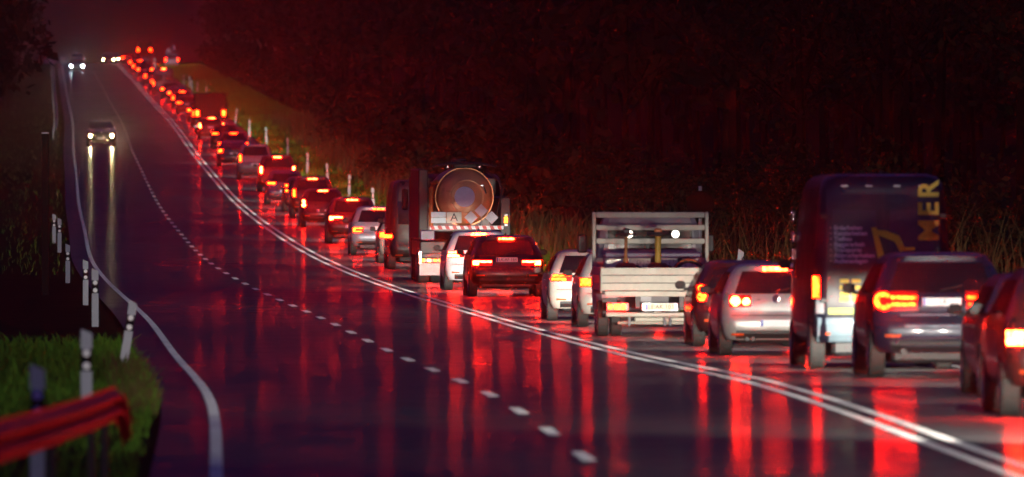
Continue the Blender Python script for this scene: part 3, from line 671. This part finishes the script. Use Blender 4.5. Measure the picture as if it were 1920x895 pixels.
# signs on the tail
MB().box(-.91, -.51, .20, .215, 1.765, 1.905, .004).build('warning_plate', mat('pale_plate', (.72, .82, .88), .4, 0, var=.1), rt)
MB().box(-.91, -.51, .20, .215, 1.605, 1.755, .004).build('warning_plate', mat('pale_plate', (.74, .84, .88), .4, 0, var=.1), rt)
sA = MB().box(-.49, -.09, .20, .215, 1.605, 1.905, .004).build('letter_sign', mat('cream_sign', (.74, .68, .55), .45, var=.08), rt)
text('A', .30, M['ink'], sA, (-.29, .196, 1.755))
for x, z in ((.165, 1.755), (.44, 1.94), (.72, 1.755)):
    MB().poly([(x-.18, z), (x, z-.18), (x+.18, z), (x, z+.18)], .20, .215).build('diamond_placard', mat('placard_grey', (.72, .62, .66), .5, var=.12), rt)
    MB().tube([(x, .225, z-.1), (x, .225, 1.45)], .012, 6).build('placard_stay', M['steel'], rt)
MB().box(-.94, 1.04, .17, .185, 1.435, 1.535, .005).build('striped_board', M['plate'], rt)
for k in range(10):
    x = -.90+.2*k; MB().poly([(x, 1.437), (x+.10, 1.437), (x+.06, 1.533), (x-.04, 1.533)], .166, .1685).build('red_stripe', M['red_sign'], rt)
for k in range(4): MB().box(1.06, 1.15, .2, .24, 1.52+.09*k, 1.59+.09*k, .01).build('marker_lamp', M['amber'] if k in (1, 2) else M['clear'], rt)
MB().box(-1.2, 1.2, .25, 6.5, .72, 1.12, .03).build('chassis', M['dark'], rt)
MB().box(-1.22, 1.22, .18, .30, .66, .80, .02).build('rear_beam', M['dark'], rt)
MB().lathe([(0, .05), (.0, .08), (.1, .06)], 12, 'y', (-1.05, .15, 1.24)).build('chrome_lamp', M['trim'], rt, 40)
MB().box(-1.2, -.8, .2, .5, 1.14, 1.42, .03).build('valve_box', mat('violet_box', (.06, .025, .09), .4, var=.2), rt)
for sg in (-1, 1):
    MB().box(*sorted((sg*.58, sg*1.22)), .14, .24, .55, .66, .012).build('lamp_housing', M['lens'], rt)
    for x, m_ in ((1.13, 'amber'), (.96, 'brake'), (.80, 'tail'), (.66, 'tail')): MB().box(*sorted((sg*(x-.05), sg*(x+.05))), .125, .142, .565, .645, .012).build('tail_light', M[m_], rt)
    MB().box(*sorted((sg*.60, sg*1.22)), .22, .24, .20, .54, .01).build('mud_flap', mat('pale_flap', (.50, .50, .50), .5, var=.25, scale=6), rt)
    MB().box(*sorted((sg*1.16, sg*1.245)), .13, .17, .50, .85, .012).build('side_marker', M['reflex'], rt)
    for y in (1.0, 2.35):
        for k in (0, 1): tread_wheel(rt, sg*(1.09-.33*k), y, .46, .29, sg, True)
    tread_wheel(rt, sg*1.05, 6.9, .46, .29, sg, True)
    beam(rt, sg*.95, 8.35, .85, .5)
MB().box(-1.22, 1.22, 6.6, 8.2, .55, 2.9, .12).build('cab', paint((.05, .015, .015)), rt, 40)
for sg in (-1, 1): MB().box(*sorted((sg*1.24, sg*1.42)), 7.9, 8.0, 1.9, 2.5, .04).build('side_mirror', M['black'], rt, 40)

rv2, _b = car('tall black panel van left of the tank lorry with small square plate', 356.4, 5.95, 'van', 5.3, 2.62, 1.0, (.012, .011, .012), 0, 'truck', 'tail', False, 2, None, .62, cat='van', wr=.34, name='panel_van', reflect=.42)
car('grey car squeezed between black van and silver car', 372.1, 6.01, 'hatch', 4.1, 1.47, .88, (.30, .28, .25), .2, 'block', 'tail', False, 1)
car('silver sport utility car with curved orange tail lights in front of the black van', 392.0, 5.72, 'suv', 4.4, 1.60, .91, (.40, .38, .43), .3, 'cshape', 'tail', 'tail', 2, None, .90)
car('dark red sport utility car with long lit brake bar, second behind silver car', 426.2, 5.72, 'suv', 4.4, 1.64, .92, (.11, .008, .010), 0, 'lbar', 'brake', True, 2, None, .62)
car('black car with two stacked lit lamps and blue edged plate', 476.5, 5.79, 'hatch', 4.2, 1.52, .90, (.03, .006, .008), 0, 'stack', 'brake', True, 1, None, .66)
car('dark red car with only its high brake light clear above the next roof', 506.3, 6.03, 'suv', 4.4, 1.72, .92, (.07, .008, .010), 0, 'tall', 'tail', True, 1)
car('dark estate car tucked behind the dark purple roofed car', 526.3, 6.09, 'wagon', 4.6, 1.5, .9, (.04, .01, .015), 0, 'tall', 'tail', False, 1)
car('dark purple car with wide orange tail bar and pale muddy bumper', 548.4, 5.73, 'wagon', 4.6, 1.55, .89, (.05, .015, .06), .1, 'wide', 'tail', False, 1, None, .62)
car('bright red lit sport utility car beside the purple roof', 588.6, 6.08, 'suv', 4.5, 1.8, .94, (.16, .012, .018), 0, 'tall', 'brake', True, 1)
car('boxy people carrier with a glaring white lower tail', 631.2, 5.68, 'suv', 4.5, 1.86, .93, (.30, .22, .24), .1, 'tall', 'tail', False, 1, lowdark=False)
car('dark violet saloon with clear white plate beside the double line', 677.4, 5.25, 'sedan', 4.6, 1.46, .91, (.022, .010, .035), .1, 'block', 'tail', False, 1, None, .74)
car('dark car with wide apart orange tail lights ahead of the violet saloon', 749.0, 5.80, 'hatch', 4.2, 1.5, .9, (.03, .01, .012), 0, 'wide', 'tail', False, 0)
car('red lit car with one glaring lamp and bright brake bar behind dark lorry', 791.2, 5.42, 'hatch', 4.2, 1.46, .9, (.06, .008, .010), 0, 'stack', 'brake', True, 0)
def box_lorry(label, d, off, W, H, L, col, lz):
    e = empty('box_lorry', road(d, off), head(d), label, 'lorry', Q, rx=slope(d))
    MB().box(-W, W, .0, L-1.9, .95, H, .05).build('cargo_box', mat('box_panel', tuple(c*.4 for c in col), .7, 0, .2, var=.2), e)
    MB().box(-W*.95, W*.95, L-1.75, L, .5, H*.8, .12).build('cab', paint(col), e, 40)
    MB().box(-W*.9, W*.9, .2, L-.2, .6, .9, .02).build('chassis', M['dark'], e)
    MB().box(-.012, .012, -.012, -.001, 1.0, H-.05).build('door_gap', M['black'], e)
    for sg in (-1, 1):
        MB().box(*sorted((sg*(W-.30), sg*(W-.08))), -.03, .03, lz-.18, lz+.18, .03).build('tail_light', M['tail'], e)
        tread_wheel(e, sg*(W-.2), 1.3, .42, .28, sg, False); tread_wheel(e, sg*(W-.2), L-1.1, .42, .28, sg, False)
        MB().box(*sorted((sg*(W+.02), sg*(W+.2))), L-.5, L-.42, 1.6, 2.1, .04).build('side_mirror', M['black'], e)
    MB().box(-W, W, -.02, .1, .45, .6, .02).build('underrun_beam', M['steel'], e)
    beam(e, 0, L+.1, .8, 1.); plate(e, -.02, .72)
    return e
box_lorry('dark box lorry with two upright red lamps halfway up the hill', 818.8, 5.65, 1.08, 2.75, 7., (.05, .008, .010), 1.42)
car('small car with one red lamp just uphill of the dark lorry', 892.2, 5.68, 'hatch', 4.1, 1.48, .88, (.12, .03, .04), 0, 'block', 'tail', False, 0)
car('dark car showing close paired orange lamps on the hill', 944.9, 5.45, 'hatch', 4.1, 1.48, .88, (.03, .01, .012), 0, 'wide', 'tail', False, 0)
car('dark car with far apart orange lamps below the purple van', 1036.0, 5.73, 'sedan', 4.5, 1.46, .9, (.03, .01, .015), 0, 'block', 'tail', False, 0)
vf, BF = car('purple van with a bright brake bar at its roof, high on the hill', 1115.0, 5.26, 'van', 5.2, 2.45, .98, (.06, .012, .05), 0, 'vert', 'tail', True, 0, cat='van', name='panel_van')
car('dark car left of the purple van with one round orange lamp', 1218.6, 5.15, 'hatch', 4.1, 1.5, .88, (.03, .008, .02), 0, 'stack', 'tail', False, 0)
car('dark car far up the hill under two white posts', 1319.3, 5.2, 'hatch', 4.1, 1.5, .88, (.03, .008, .02), 0, 'block', 'tail', False, 0)
car('dark car close below the crest with two red lamps', 1462.4, 5.27, 'hatch', 4.1, 1.5, .88, (.02, .008, .01), 0, 'block', 'tail', False, 0)
car('last dark car at the crest beside the oncoming headlights', 1600, 4.9, 'hatch', 4.1, 1.5, .88, (.02, .008, .01), 0, 'wide', 'tail', False, 0)
box_lorry('tall lorry on the crest with two high red lamps', 1720, 7.4, 1.05, 3.1, 8., (.04, .01, .012), 1.9)
car('car turned off at the crest with pale blue tail under the warning sign', 1500, 9.9, 'suv', 4.4, 1.7, .92, (.45, .52, .60), .1, 'tall', 'tail', False, 0, group='cars by the crest', lowdark=False)
for d_, o_, c_, l_, hb_, lab in ((712, 5.75, (.03, .008, .012), 'block', True, 'low dark car with a lit top bar between violet saloon and wide lamped car'), (853, 5.6, (.04, .01, .01), 'tall', False, 'dark car closing up in front of the dark box lorry'),
        (985, 5.5, (.03, .01, .02), 'stack', True, 'dark car with lit top bar between the paired lamps and the far apart lamps'), (1075, 5.5, (.05, .02, .03), 'block', False, 'dark car right behind the purple van'),
        (1166, 5.3, (.03, .01, .015), 'wide', True, 'dark car right in front of the purple van'), (1390, 5.2, (.03, .01, .015), 'stack', True, 'dark car with a top bar, third below the crest')):
    car(lab, d_, o_, 'hatch' if d_ % 2 else 'suv', 4.2, 1.5, .89, c_, 0, l_, 'tail', hb_ and 'tail', 0)
# off the right frame edge: the queue goes on; their dipped beams reach into the picture
car('dark car of the queue waiting outside the right frame edge', 112., 6.0, 'hatch', 4.2, 1.48, .89, (.03, .03, .035), 0, 'wide', 'tail', True, 0, bk=3.5)
car('second dark car of the queue waiting outside the right frame edge', 90., 6.0, 'wagon', 4.5, 1.48, .89, (.05, .05, .055), 0, 'wide', 'tail', False, 0, bk=2.5)
car('third dark car of the queue waiting outside the right frame edge', 62., 6.0, 'hatch', 4.2, 1.48, .89, (.06, .05, .05), 0, 'wide', 'tail', False, 0, bk=.6)
# ---- oncoming traffic
ON = 'oncoming cars with lit headlights'
def oncoming(label, d, off, hl, k, tint, kind='suv', H=1.66, hw=.93):
    r_, B_ = car(label, d, off, kind, 4.5, H, hw, (.010, .011, .014), 0., 'wide', 'tail', False, 0, facing=-1, hl=hl, name='oncoming_car', group=ON, bk=k, tint=tint)
    # front plate and grille
    MB().box(-.26, .26, 4.5-.02, 4.5+.01, .46, .57, .004).build('license_plate', M['plate'], r_)
    MB().box(-.45, .45, 4.5-.05, 4.5+.0, .60, .78, .02).build('grille', M['black'], r_)
    return r_
oncoming('nearest oncoming dark car with round warm headlights in the left lane', 763., -1.84, 'head', 0, (1, .80, .50))
for sg in (-1, 1): beam([o for o in bpy.data.objects if o.name.startswith('oncoming_car')][0], sg*.67, 4.65, .66, .03, (1, .78, .45))
oncoming('oncoming car with blue white headlights near the crest, front one', 1420., -1.95, 'headb', 0, (.75, .9, 1.))
oncoming('oncoming car close behind the blue white front one', 1560., -1.75, 'headb', 0, (.75, .9, 1.))
oncoming('oncoming car with warm headlights in the middle lane at the crest', 1600., 2.35, 'head', 0, (1, .82, .55))
oncoming('farthest oncoming car, one headlight beside the queue at the crest', 1750., 3.0, 'head', 0, (1, .85, .6))

# ------------------------------------------------------------------ delineator posts
def post(label, d, off, disc=True, tx=0., h=1.0, group='delineator posts along the road', zoff=0.):
    p = road(d, off, bank(off)-.05+zoff); e = empty('delineator_post', p, head(d), label, 'post', group); e.rotation_euler.y = tx
    w, t = .062, .035
    sec = lambda z0, z1: MB().poly([(-w, z0), (w, z0), (w, z1), (-w, z1-.0)], -t, t)
    sec(0, .62*h).build('lower_shaft', M['postw'], e)
    MB().box(-w-.001, w+.001, -t-.001, t+.001, .62*h, .86*h).build('black_band', M['postb'], e)
    MB().poly([(-w, .86*h), (w, .86*h), (w, 1.03*h), (-w, 1.08*h)], -t, t).build('cap', M['postw'], e)
    if disc:
        for z in (.675*h, .815*h): MB().lathe([(-.012, .036), (-.006, .044), (.01, .044)], 14, 'y', (0, -t-.004, z)).build('round_reflector', M['retro'], e, 40)
    else: MB().box(-.022, .022, -t-.012, -t-.001, .66*h, .84*h, .004).build('bar_reflector', M['retro'], e)
post('post with the biggest round reflectors, left of the red rail', 104, -5.12, zoff=.10)
post('post standing just above the end of the red rail', 133, -5.0, zoff=.05)
post('pale blue leaning post on the lit green grass', 180, -4.55, tx=R(9))
post('grey post left of the edge line kink, fourth from the front', 225, -4.78, zoff=.18)
post('pinkish post just left of the grey one', 277, -4.66)
post('blue tinted post halfway along the left edge line', 327, -4.67)
post('small pale post at the dark pole on the left verge', 379, -4.60, zoff=.3)
post('far small post beside the dark pole', 430, -4.75)
RP = [(472, 9.0), (521, 8.96), (570, 9.1), (613, 9.05), (654, 8.85), (716, 9.0), (766, 8.6), (807, 8.1), (880, 8.15), (1074, 8.7), (1126, 8.5), (1150, 8.3), (1194, 8.6), (1212, 8.2), (1295, 6.9), (1519, 7.95)]
RN = ['hidden half behind the black van', 'right above the silver car', 'above the dark red car', 'above the black car with stacked lamps', 'above the purple roofed car', 'right of the bright red car',
      'above the people carrier', 'right of the violet saloon', 'leaning right of the dark box lorry', 'small, right of the dark lorry roof', 'small, first of the close group on the hill', 'small, second of the close group on the hill',
      'small, topmost of the close group on the hill', 'small, beside the purple van', 'small, left of the purple van', 'tiny, under the warning sign']
for (d, o), n_ in zip(RP, RN): post('white right verge post '+n_, d, o, False, R(rnd.uniform(-3, 4)) if d != 880 else R(7), 1.08)
post('white post top showing above the pale silver car', 262, 9.2, False, R(6), 1.35)

# ------------------------------------------------------------------ guardrails, pole, signs
WP = [(-.155, .0), (-.115, .0), (-.085, .075), (-.045, .075), (-.01, .0), (.01, .0), (.045, .075), (.085, .075), (.115, .0), (.155, .0)]
def w_beam(name, pts, m, parent, th=.004):
    v = []; f = []; n = len(WP)
    for i, p in enumerate(pts):
        t = (pts[min(i+1, len(pts)-1)]-pts[max(i-1, 0)]); t.z = 0; t.normalize(); nrm = Vector((t.y, -t.x, 0))
        for z, a in WP: v.append(p+nrm*a+Vector((0, 0, z)))
        for z, a in WP: v.append(p+nrm*(a-th)+Vector((0, 0, z)))
    for i in range(len(pts)-1):
        for k in range(n-1):
            a = i*2*n+k; f.append((a, a+1, a+1+2*n, a+2*n)); a += n; f.append((a+1, a, a+2*n, a+1+2*n))
        for k in (0, n-1):
            a = i*2*n+k; f.append((a, a+n, a+3*n, a+2*n))
    return link(name, mesh(name, v, f, 50), m, parent)
gr = empty('guardrail', road(95, -5.2), 0, 'red guardrail bending down at its end, bottom left', 'guardrail')
def up(u, v, d): return Vector(((u-960)/22800*d, d, ZC-(v-447.5)/22800*d))
bpy.context.view_layer.update()
ctrl = [up(-150, 873, 72), up(-60, 850, 78), up(0, 828, 84), up(80, 805, 92), up(150, 782, 100), up(190, 767, 105), up(214, 757, 108)]
pts = []
for i in range(len(ctrl)-1):
    for k in range(4): pts.append(ctrl[i].lerp(ctrl[i+1], k/4))
end = [up(214, 757, 108), up(222, 768, 108.6), up(228, 786, 109.1), up(231, 806, 109.4)]
inv = gr.matrix_world.inverted()
pts = [inv @ p for p in pts+end]
w_beam('beam', pts, M['rail'], gr)
for k in (2, 8, 14, 20, 24):
    p = pts[k]; MB().box(p.x-.12, p.x-.05, p.y-.05, p.y+.05, -.5, p.z+.12, .01).build('rail_post', M['black'], gr)
g2 = empty('guardrail', road(1150, -4.7), 0, 'thin pale guardrail running up the hill on the far left', 'guardrail')
bpy.context.view_layer.update(); inv = g2.matrix_world.inverted()
w_beam('beam', [inv @ road(d, -4.75, .62) for d in np.arange(800, 1560, 12)], M['steel'], g2)
for d in range(800, 1560, 24):
    p = inv @ road(d, -4.85, 0); MB().box(p.x-.09, p.x-.03, p.y-.04, p.y+.04, p.z-.1, p.z+.66).build('rail_post', M['steel'], g2)
pe = empty('dark_pole', road(300, -5.45, -.05), 0, 'dark square pole rising on the left verge', 'pole')
MB().box(-.09, .09, -.09, .09, 0, 4.0, .02).build('shaft', M['postb'], pe); MB().box(-.09, .09, -.15, .15, 4.0, 4.05, .01).build('cap', M['steel'], pe)
for k, (d, o, s_) in enumerate([(1905, -8.5, .8), (1885, -7.3, .8), (1860, -5.4, .85), (1835, -2.4, 1.)]):
    pz_ = road(d, o); e = empty('chevron_sign', pz_, 0, ['dim chevron board, leftmost on the crest', 'dim chevron board, second from left on the crest', 'pink chevron board above the blue white headlights', 'red and white chevron board left of the warm headlights'][k], 'sign', 'chevron boards at the crest bend')
    MB().tube([(0, .06, 0), (0, .06, 1.6)], .04, 8).build('sign_post', M['steel'], e)
    bo = MB().box(-.42, .42, -.015, .015, .75, 1.55, .01).build('board', M['plate'], e)
    for a in (-.22, .18): MB().poly([(a-.12, .80), (a+.04, .80), (a+.2, 1.15), (a+.04, 1.5), (a-.12, 1.5), (a+.04, 1.15)], -.02, -.0165).build('chevron', M['red_sign'], bo)
def wsign(name, label, u, v, d, s_=.55):
    c = up(u, v, d); gz = road(d, (u-960)/22800*d-ev(XK, MX, d)).z
    e = empty(name, (c.x, d, gz), 0, label, 'sign'); z = c.z-gz
    MB().tube([(0, .05, -.1), (0, .05, z+.4)], .04, 8).build('sign_post', M['steel'], e)
    return e, z
e, z = wsign('warning_sign', 'triangular red and white warning sign above the crest queue', 316, 94, 1560)
MB().poly([(-.55, z-.4), (.55, z-.4), (0, z+.56)], -.015, .015).build('red_triangle', M['red_sign'], e)
MB().poly([(-.36, z-.3), (.36, z-.3), (0, z+.34)], -.02, -.0165).build('white_field', M['plate'], e)
e, z = wsign('small_sign', 'narrow pale sign right of the warning triangle', 326, 90, 1570)
MB().box(-.16, .16, -.015, .015, z-.35, z+.35, .01).build('board', M['plate'], e)
e, z = wsign('round_sign', 'round sign seen from behind, faint above the flatbed', 1313, 384, 262)
MB().lathe([(-.015, .30), (.015, .30)], 28, 'y', (0, 0, z)).build('disc', mat('sign_back', (.010, .006, .006), .9, 0, 0., var=.2), e)

# ------------------------------------------------------------------ vegetation
rs = np.random.RandomState(11)
def zgrid(d, o): return road(d, o).z+bank(o)
def blades(name, N, dr, orr, hr, wr_, m, kindlabel, cat, lean=.35, dens=None):
    V = []; d = rs.uniform(*dr, N) if dens is None else dens(N); o = rs.uniform(*orr, N)
    xs = np.array([ev(XK, MX, q) for q in d])+o; zs = np.array([ev(ZK, MZ, q) for q in d])+np.array([bank(q) for q in o])-.04
    h = rs.uniform(*hr, N)*(.6+.8*rs.rand(N)); a = rs.uniform(0, 6.283, N); le = rs.normal(0, lean, (N, 2))*h[:, None]; w = wr_*(.6+.8*rs.rand(N))
    B = np.stack([xs, d, zs], 1); ex = np.stack([np.cos(a)*w, np.sin(a)*w*.5, 0*a], 1)
    mid = B+np.stack([le[:, 0]*.35, le[:, 1]*.35, h*.6], 1); top = B+np.stack([le[:, 0], le[:, 1], h], 1)
    q1 = np.stack([B-ex, B+ex, mid+ex*.8, mid-ex*.8], 1); q2 = np.stack([mid-ex*.8, mid+ex*.8, top+ex*.12, top-ex*.12], 1)
    ob = quads(name, np.concatenate([q1, q2]), m); ob['kind'] = 'stuff'; return tag(ob, kindlabel, cat)
blades('verge_grass', 17000, (140, 210), (-9.5, -4.25), (.10, .22), .012, M['grass'], 'green grass growing on the left verge', 'grass')
blades('verge_grass', 4200, (100, 146), (-8, -4.3), (.06, .18), .012, M['grass'], 'short dark grass around the red rail', 'grass')
blades('verge_grass', 4000, (340, 1560), (-8.5, -4.3), (.08, .22), .012, M['grass'], 'grass along the far left verge', 'grass')
blades('dry_grass_fringe', 2200, (140, 185), (-4.8, -4.22), (.10, .26), .008, M['dry'], 'pale dry grass along the left road edge', 'grass', .3)
blades('verge_grass', 46000, (170, 1560), (8.3, 14), (.12, .34), .02, M['grass'], 'green grass along the right verge', 'grass')
blades('tall_reeds', 1300, (190, 330), (9.6, 14), (1.0, 1.9), .016, M['dry'], 'tall dry grass behind the queue on the right', 'grass', .22)
blades('tall_reeds', 4000, (330, 900), (10.5, 14), (.5, 1.1), .03, M['dry'], 'dry weeds on the right bank up the hill', 'grass', .25)

def leaf_quads(cent, rad, n, size):
    """leaf cards scattered through an uneven ellipsoid crown"""
    p = rs.normal(size=(n, 3)); p /= np.linalg.norm(p, axis=1)[:, None]; p *= (rs.rand(n, 1)**.45)
    lob = 1+.25*np.sin(p[:, :1]*5+cent[0])+.2*np.sin(p[:, 2:3]*7+cent[1]); P = np.array(cent)+p*lob*np.array(rad)
    u = rs.normal(size=(n, 3)); u /= np.linalg.norm(u, axis=1)[:, None]; w = rs.normal(size=(n, 3)); w -= (w*u).sum(1)[:, None]*u; w /= np.linalg.norm(w, axis=1)[:, None]
    s = size*(.5+rs.rand(n, 1)); return np.stack([P-u*s, P-w*s*.55, P+u*s, P+w*s*.55], 1)
def trunk_quads(a, b, r0, r1):
    a = np.array(a); b = np.array(b); out = []
    for k in range(5):
        q0 = 6.283*k/5; q1 = 6.283*(k+1)/5
        e = lambda q, r: np.array([math.cos(q)*r, math.sin(q)*r, 0])
        out.append([a+e(q0, r0), a+e(q1, r0), b+e(q1, r1), b+e(q0, r1)])
    return np.array(out)
def woodland(name, label, rows, mats):
    L_ = []; I_ = []
    for d, o, h, r_, n, s in rows:
        p = road(d, o); gz = zgrid(d, o)
        ch = h*.62; L_.append(leaf_quads((p.x, d, gz+h-ch*.5), (r_, r_*1.3, ch*.55), n, s)); I_.append((rs.rand(n) > .45).astype(int))
        if h > 4:
            t = trunk_quads((p.x, d, gz-.2), (p.x+rs.uniform(-.4, .4), d, gz+h*.8), .02*h, .006*h); L_.append(t); I_.append(np.full(len(t), 2))
            for k in range(5):
                q = rs.uniform(0, 6.283); z0 = gz+h*rs.uniform(.3, .6)
                t = trunk_quads((p.x, d, z0), (p.x+math.cos(q)*r_*.8, d+math.sin(q)*r_*.8, z0+h*.22), .008*h, .003*h); L_.append(t); I_.append(np.full(len(t), 2))
    ob = quads(name, np.concatenate(L_), mats, None, np.concatenate(I_)); ob['kind'] = 'stuff'; return tag(ob, label, 'woodland')
rows = []
for d in np.arange(150, 1750, 9.):
    for k in range(2 if d < 700 else 1):
        far = d > 600
        rows.append((d+rs.uniform(-5, 5), rs.uniform(17, 30)+k*9, rs.uniform(9, 15) if not far else rs.uniform(7, 11), rs.uniform(2.6, 4.5), 1100 if d < 450 else 260, .13 if d < 450 else .40))
for d in np.arange(160, 1500, 5.):
    rows.append((d+rs.uniform(-2, 2), rs.uniform(13.5, 17.5), rs.uniform(1.6, 3.8), rs.uniform(1.0, 2.0), 300 if d < 450 else 100, .08 if d < 450 else .24))
for d in np.arange(150, 1750, 7.):
    rows.append((d+rs.uniform(-4, 4), rs.uniform(42, 55), rs.uniform(8, 13) if d < 600 else rs.uniform(6, 9), rs.uniform(4, 6), 420 if d < 500 else 220, .32 if d < 500 else .6)); rows.append((d+rs.uniform(-4, 4), rs.uniform(30, 40), rs.uniform(4, 7), rs.uniform(3, 4.5), 420 if d < 500 else 160, .26 if d < 500 else .5))
woodland('woodland', 'dark autumn wood rising behind the queue on the right', rows, [M['leaf'], M['leafd'], M['bark']])
rows = []
for d in np.arange(170, 1700, 16.):
    rows.append((d+rs.uniform(-6, 6), -rs.uniform(8.5, 16), rs.uniform(8, 14), rs.uniform(2.2, 3.4), 1100 if d < 500 else 260, .12 if d < 500 else .42))
woodland('woodland', 'black wood along the left side of the road', rows, [M['leafd'], M['leafd'], M['bark']])
def shrub(label, d, o, h, r_, n=420, s=.07, m='leaf'):
    p = road(d, o); gz = zgrid(d, o); e = empty('shrub', (p.x, d, gz), 0, label, 'shrub', 'shrubs on the right bank')
    V = np.concatenate([leaf_quads((rs.uniform(-.4, .4)*r_, rs.uniform(-.4, .4)*r_, h*rs.uniform(.4, .7)), (r_*.6, r_*.6, h*.42), n//3, s) for _ in range(3)])
    quads('foliage', V, M[m], e)
    b = MB()
    for k in range(6):
        q = rs.uniform(0, 6.28); b.tube([(0, 0, -.1), (math.cos(q)*r_*.3, math.sin(q)*r_*.3, h*.5), (math.cos(q)*r_*.6, math.sin(q)*r_*.6, h*.9)], [.03, .018, .006], 5)
    b.build('stem', M['bark'], e)
for a in [('orange leaved shrub right of the black sport utility car', 285, 10.4, 1.7, 1.3), ('low shrub behind the pale silver car', 265, 10.6, 1.8, 1.4), ('leafy shrub behind the headboard of the flatbed', 246, 11.0, 2.0, 1.5),
          ('yellow green shrub left of the black van roof', 560, 12.3, 2.6, 2.0), ('yellow green shrub above the silver car', 600, 11.9, 2.3, 1.8), ('pale shrub on the bank above the people carrier', 720, 12.6, 2.6, 2.2),
          ('low shrub left of the lettered van', 190, 10.3, 1.5, 1.0)]:
    shrub(*a, n=700 if a[1] < 400 else 420, s=.05 if a[1] < 400 else .12)

# ------------------------------------------------------------------ haze added to imitate the lens glow round the lamps
if HAZE:
    hm = bpy.data.materials.new('lens_glow_haze'); hm.use_nodes = True; nt = hm.node_tree
    for n_ in list(nt.nodes):
        if n_.type == 'BSDF_PRINCIPLED': nt.nodes.remove(n_)
    ad_ = nt.nodes.new('ShaderNodeAddShader')
    for i_, (de, g_) in enumerate(((HAZE, .994), (HAZE*1.7, .93))):      # a narrow and a wide forward lobe shape the glow
        pv = nt.nodes.new('ShaderNodeVolumePrincipled'); pv.inputs['Density'].default_value = de; pv.inputs['Anisotropy'].default_value = g_
        pv.inputs['Color'].default_value = (.9, .9, .92, 1); nt.links.new(pv.outputs[0], ad_.inputs[i_])
    nt.links.new(ad_.outputs[0], [n_ for n_ in nt.nodes if n_.type == 'OUTPUT_MATERIAL'][0].inputs['Volume'])
    hb_ = MB().box(-1300, 1300, -70, 5100, -90, 85).build('haze', hm); hb_['kind'] = 'stuff'; tag(hb_, 'thin haze added over the road for the lamp glow', 'haze')
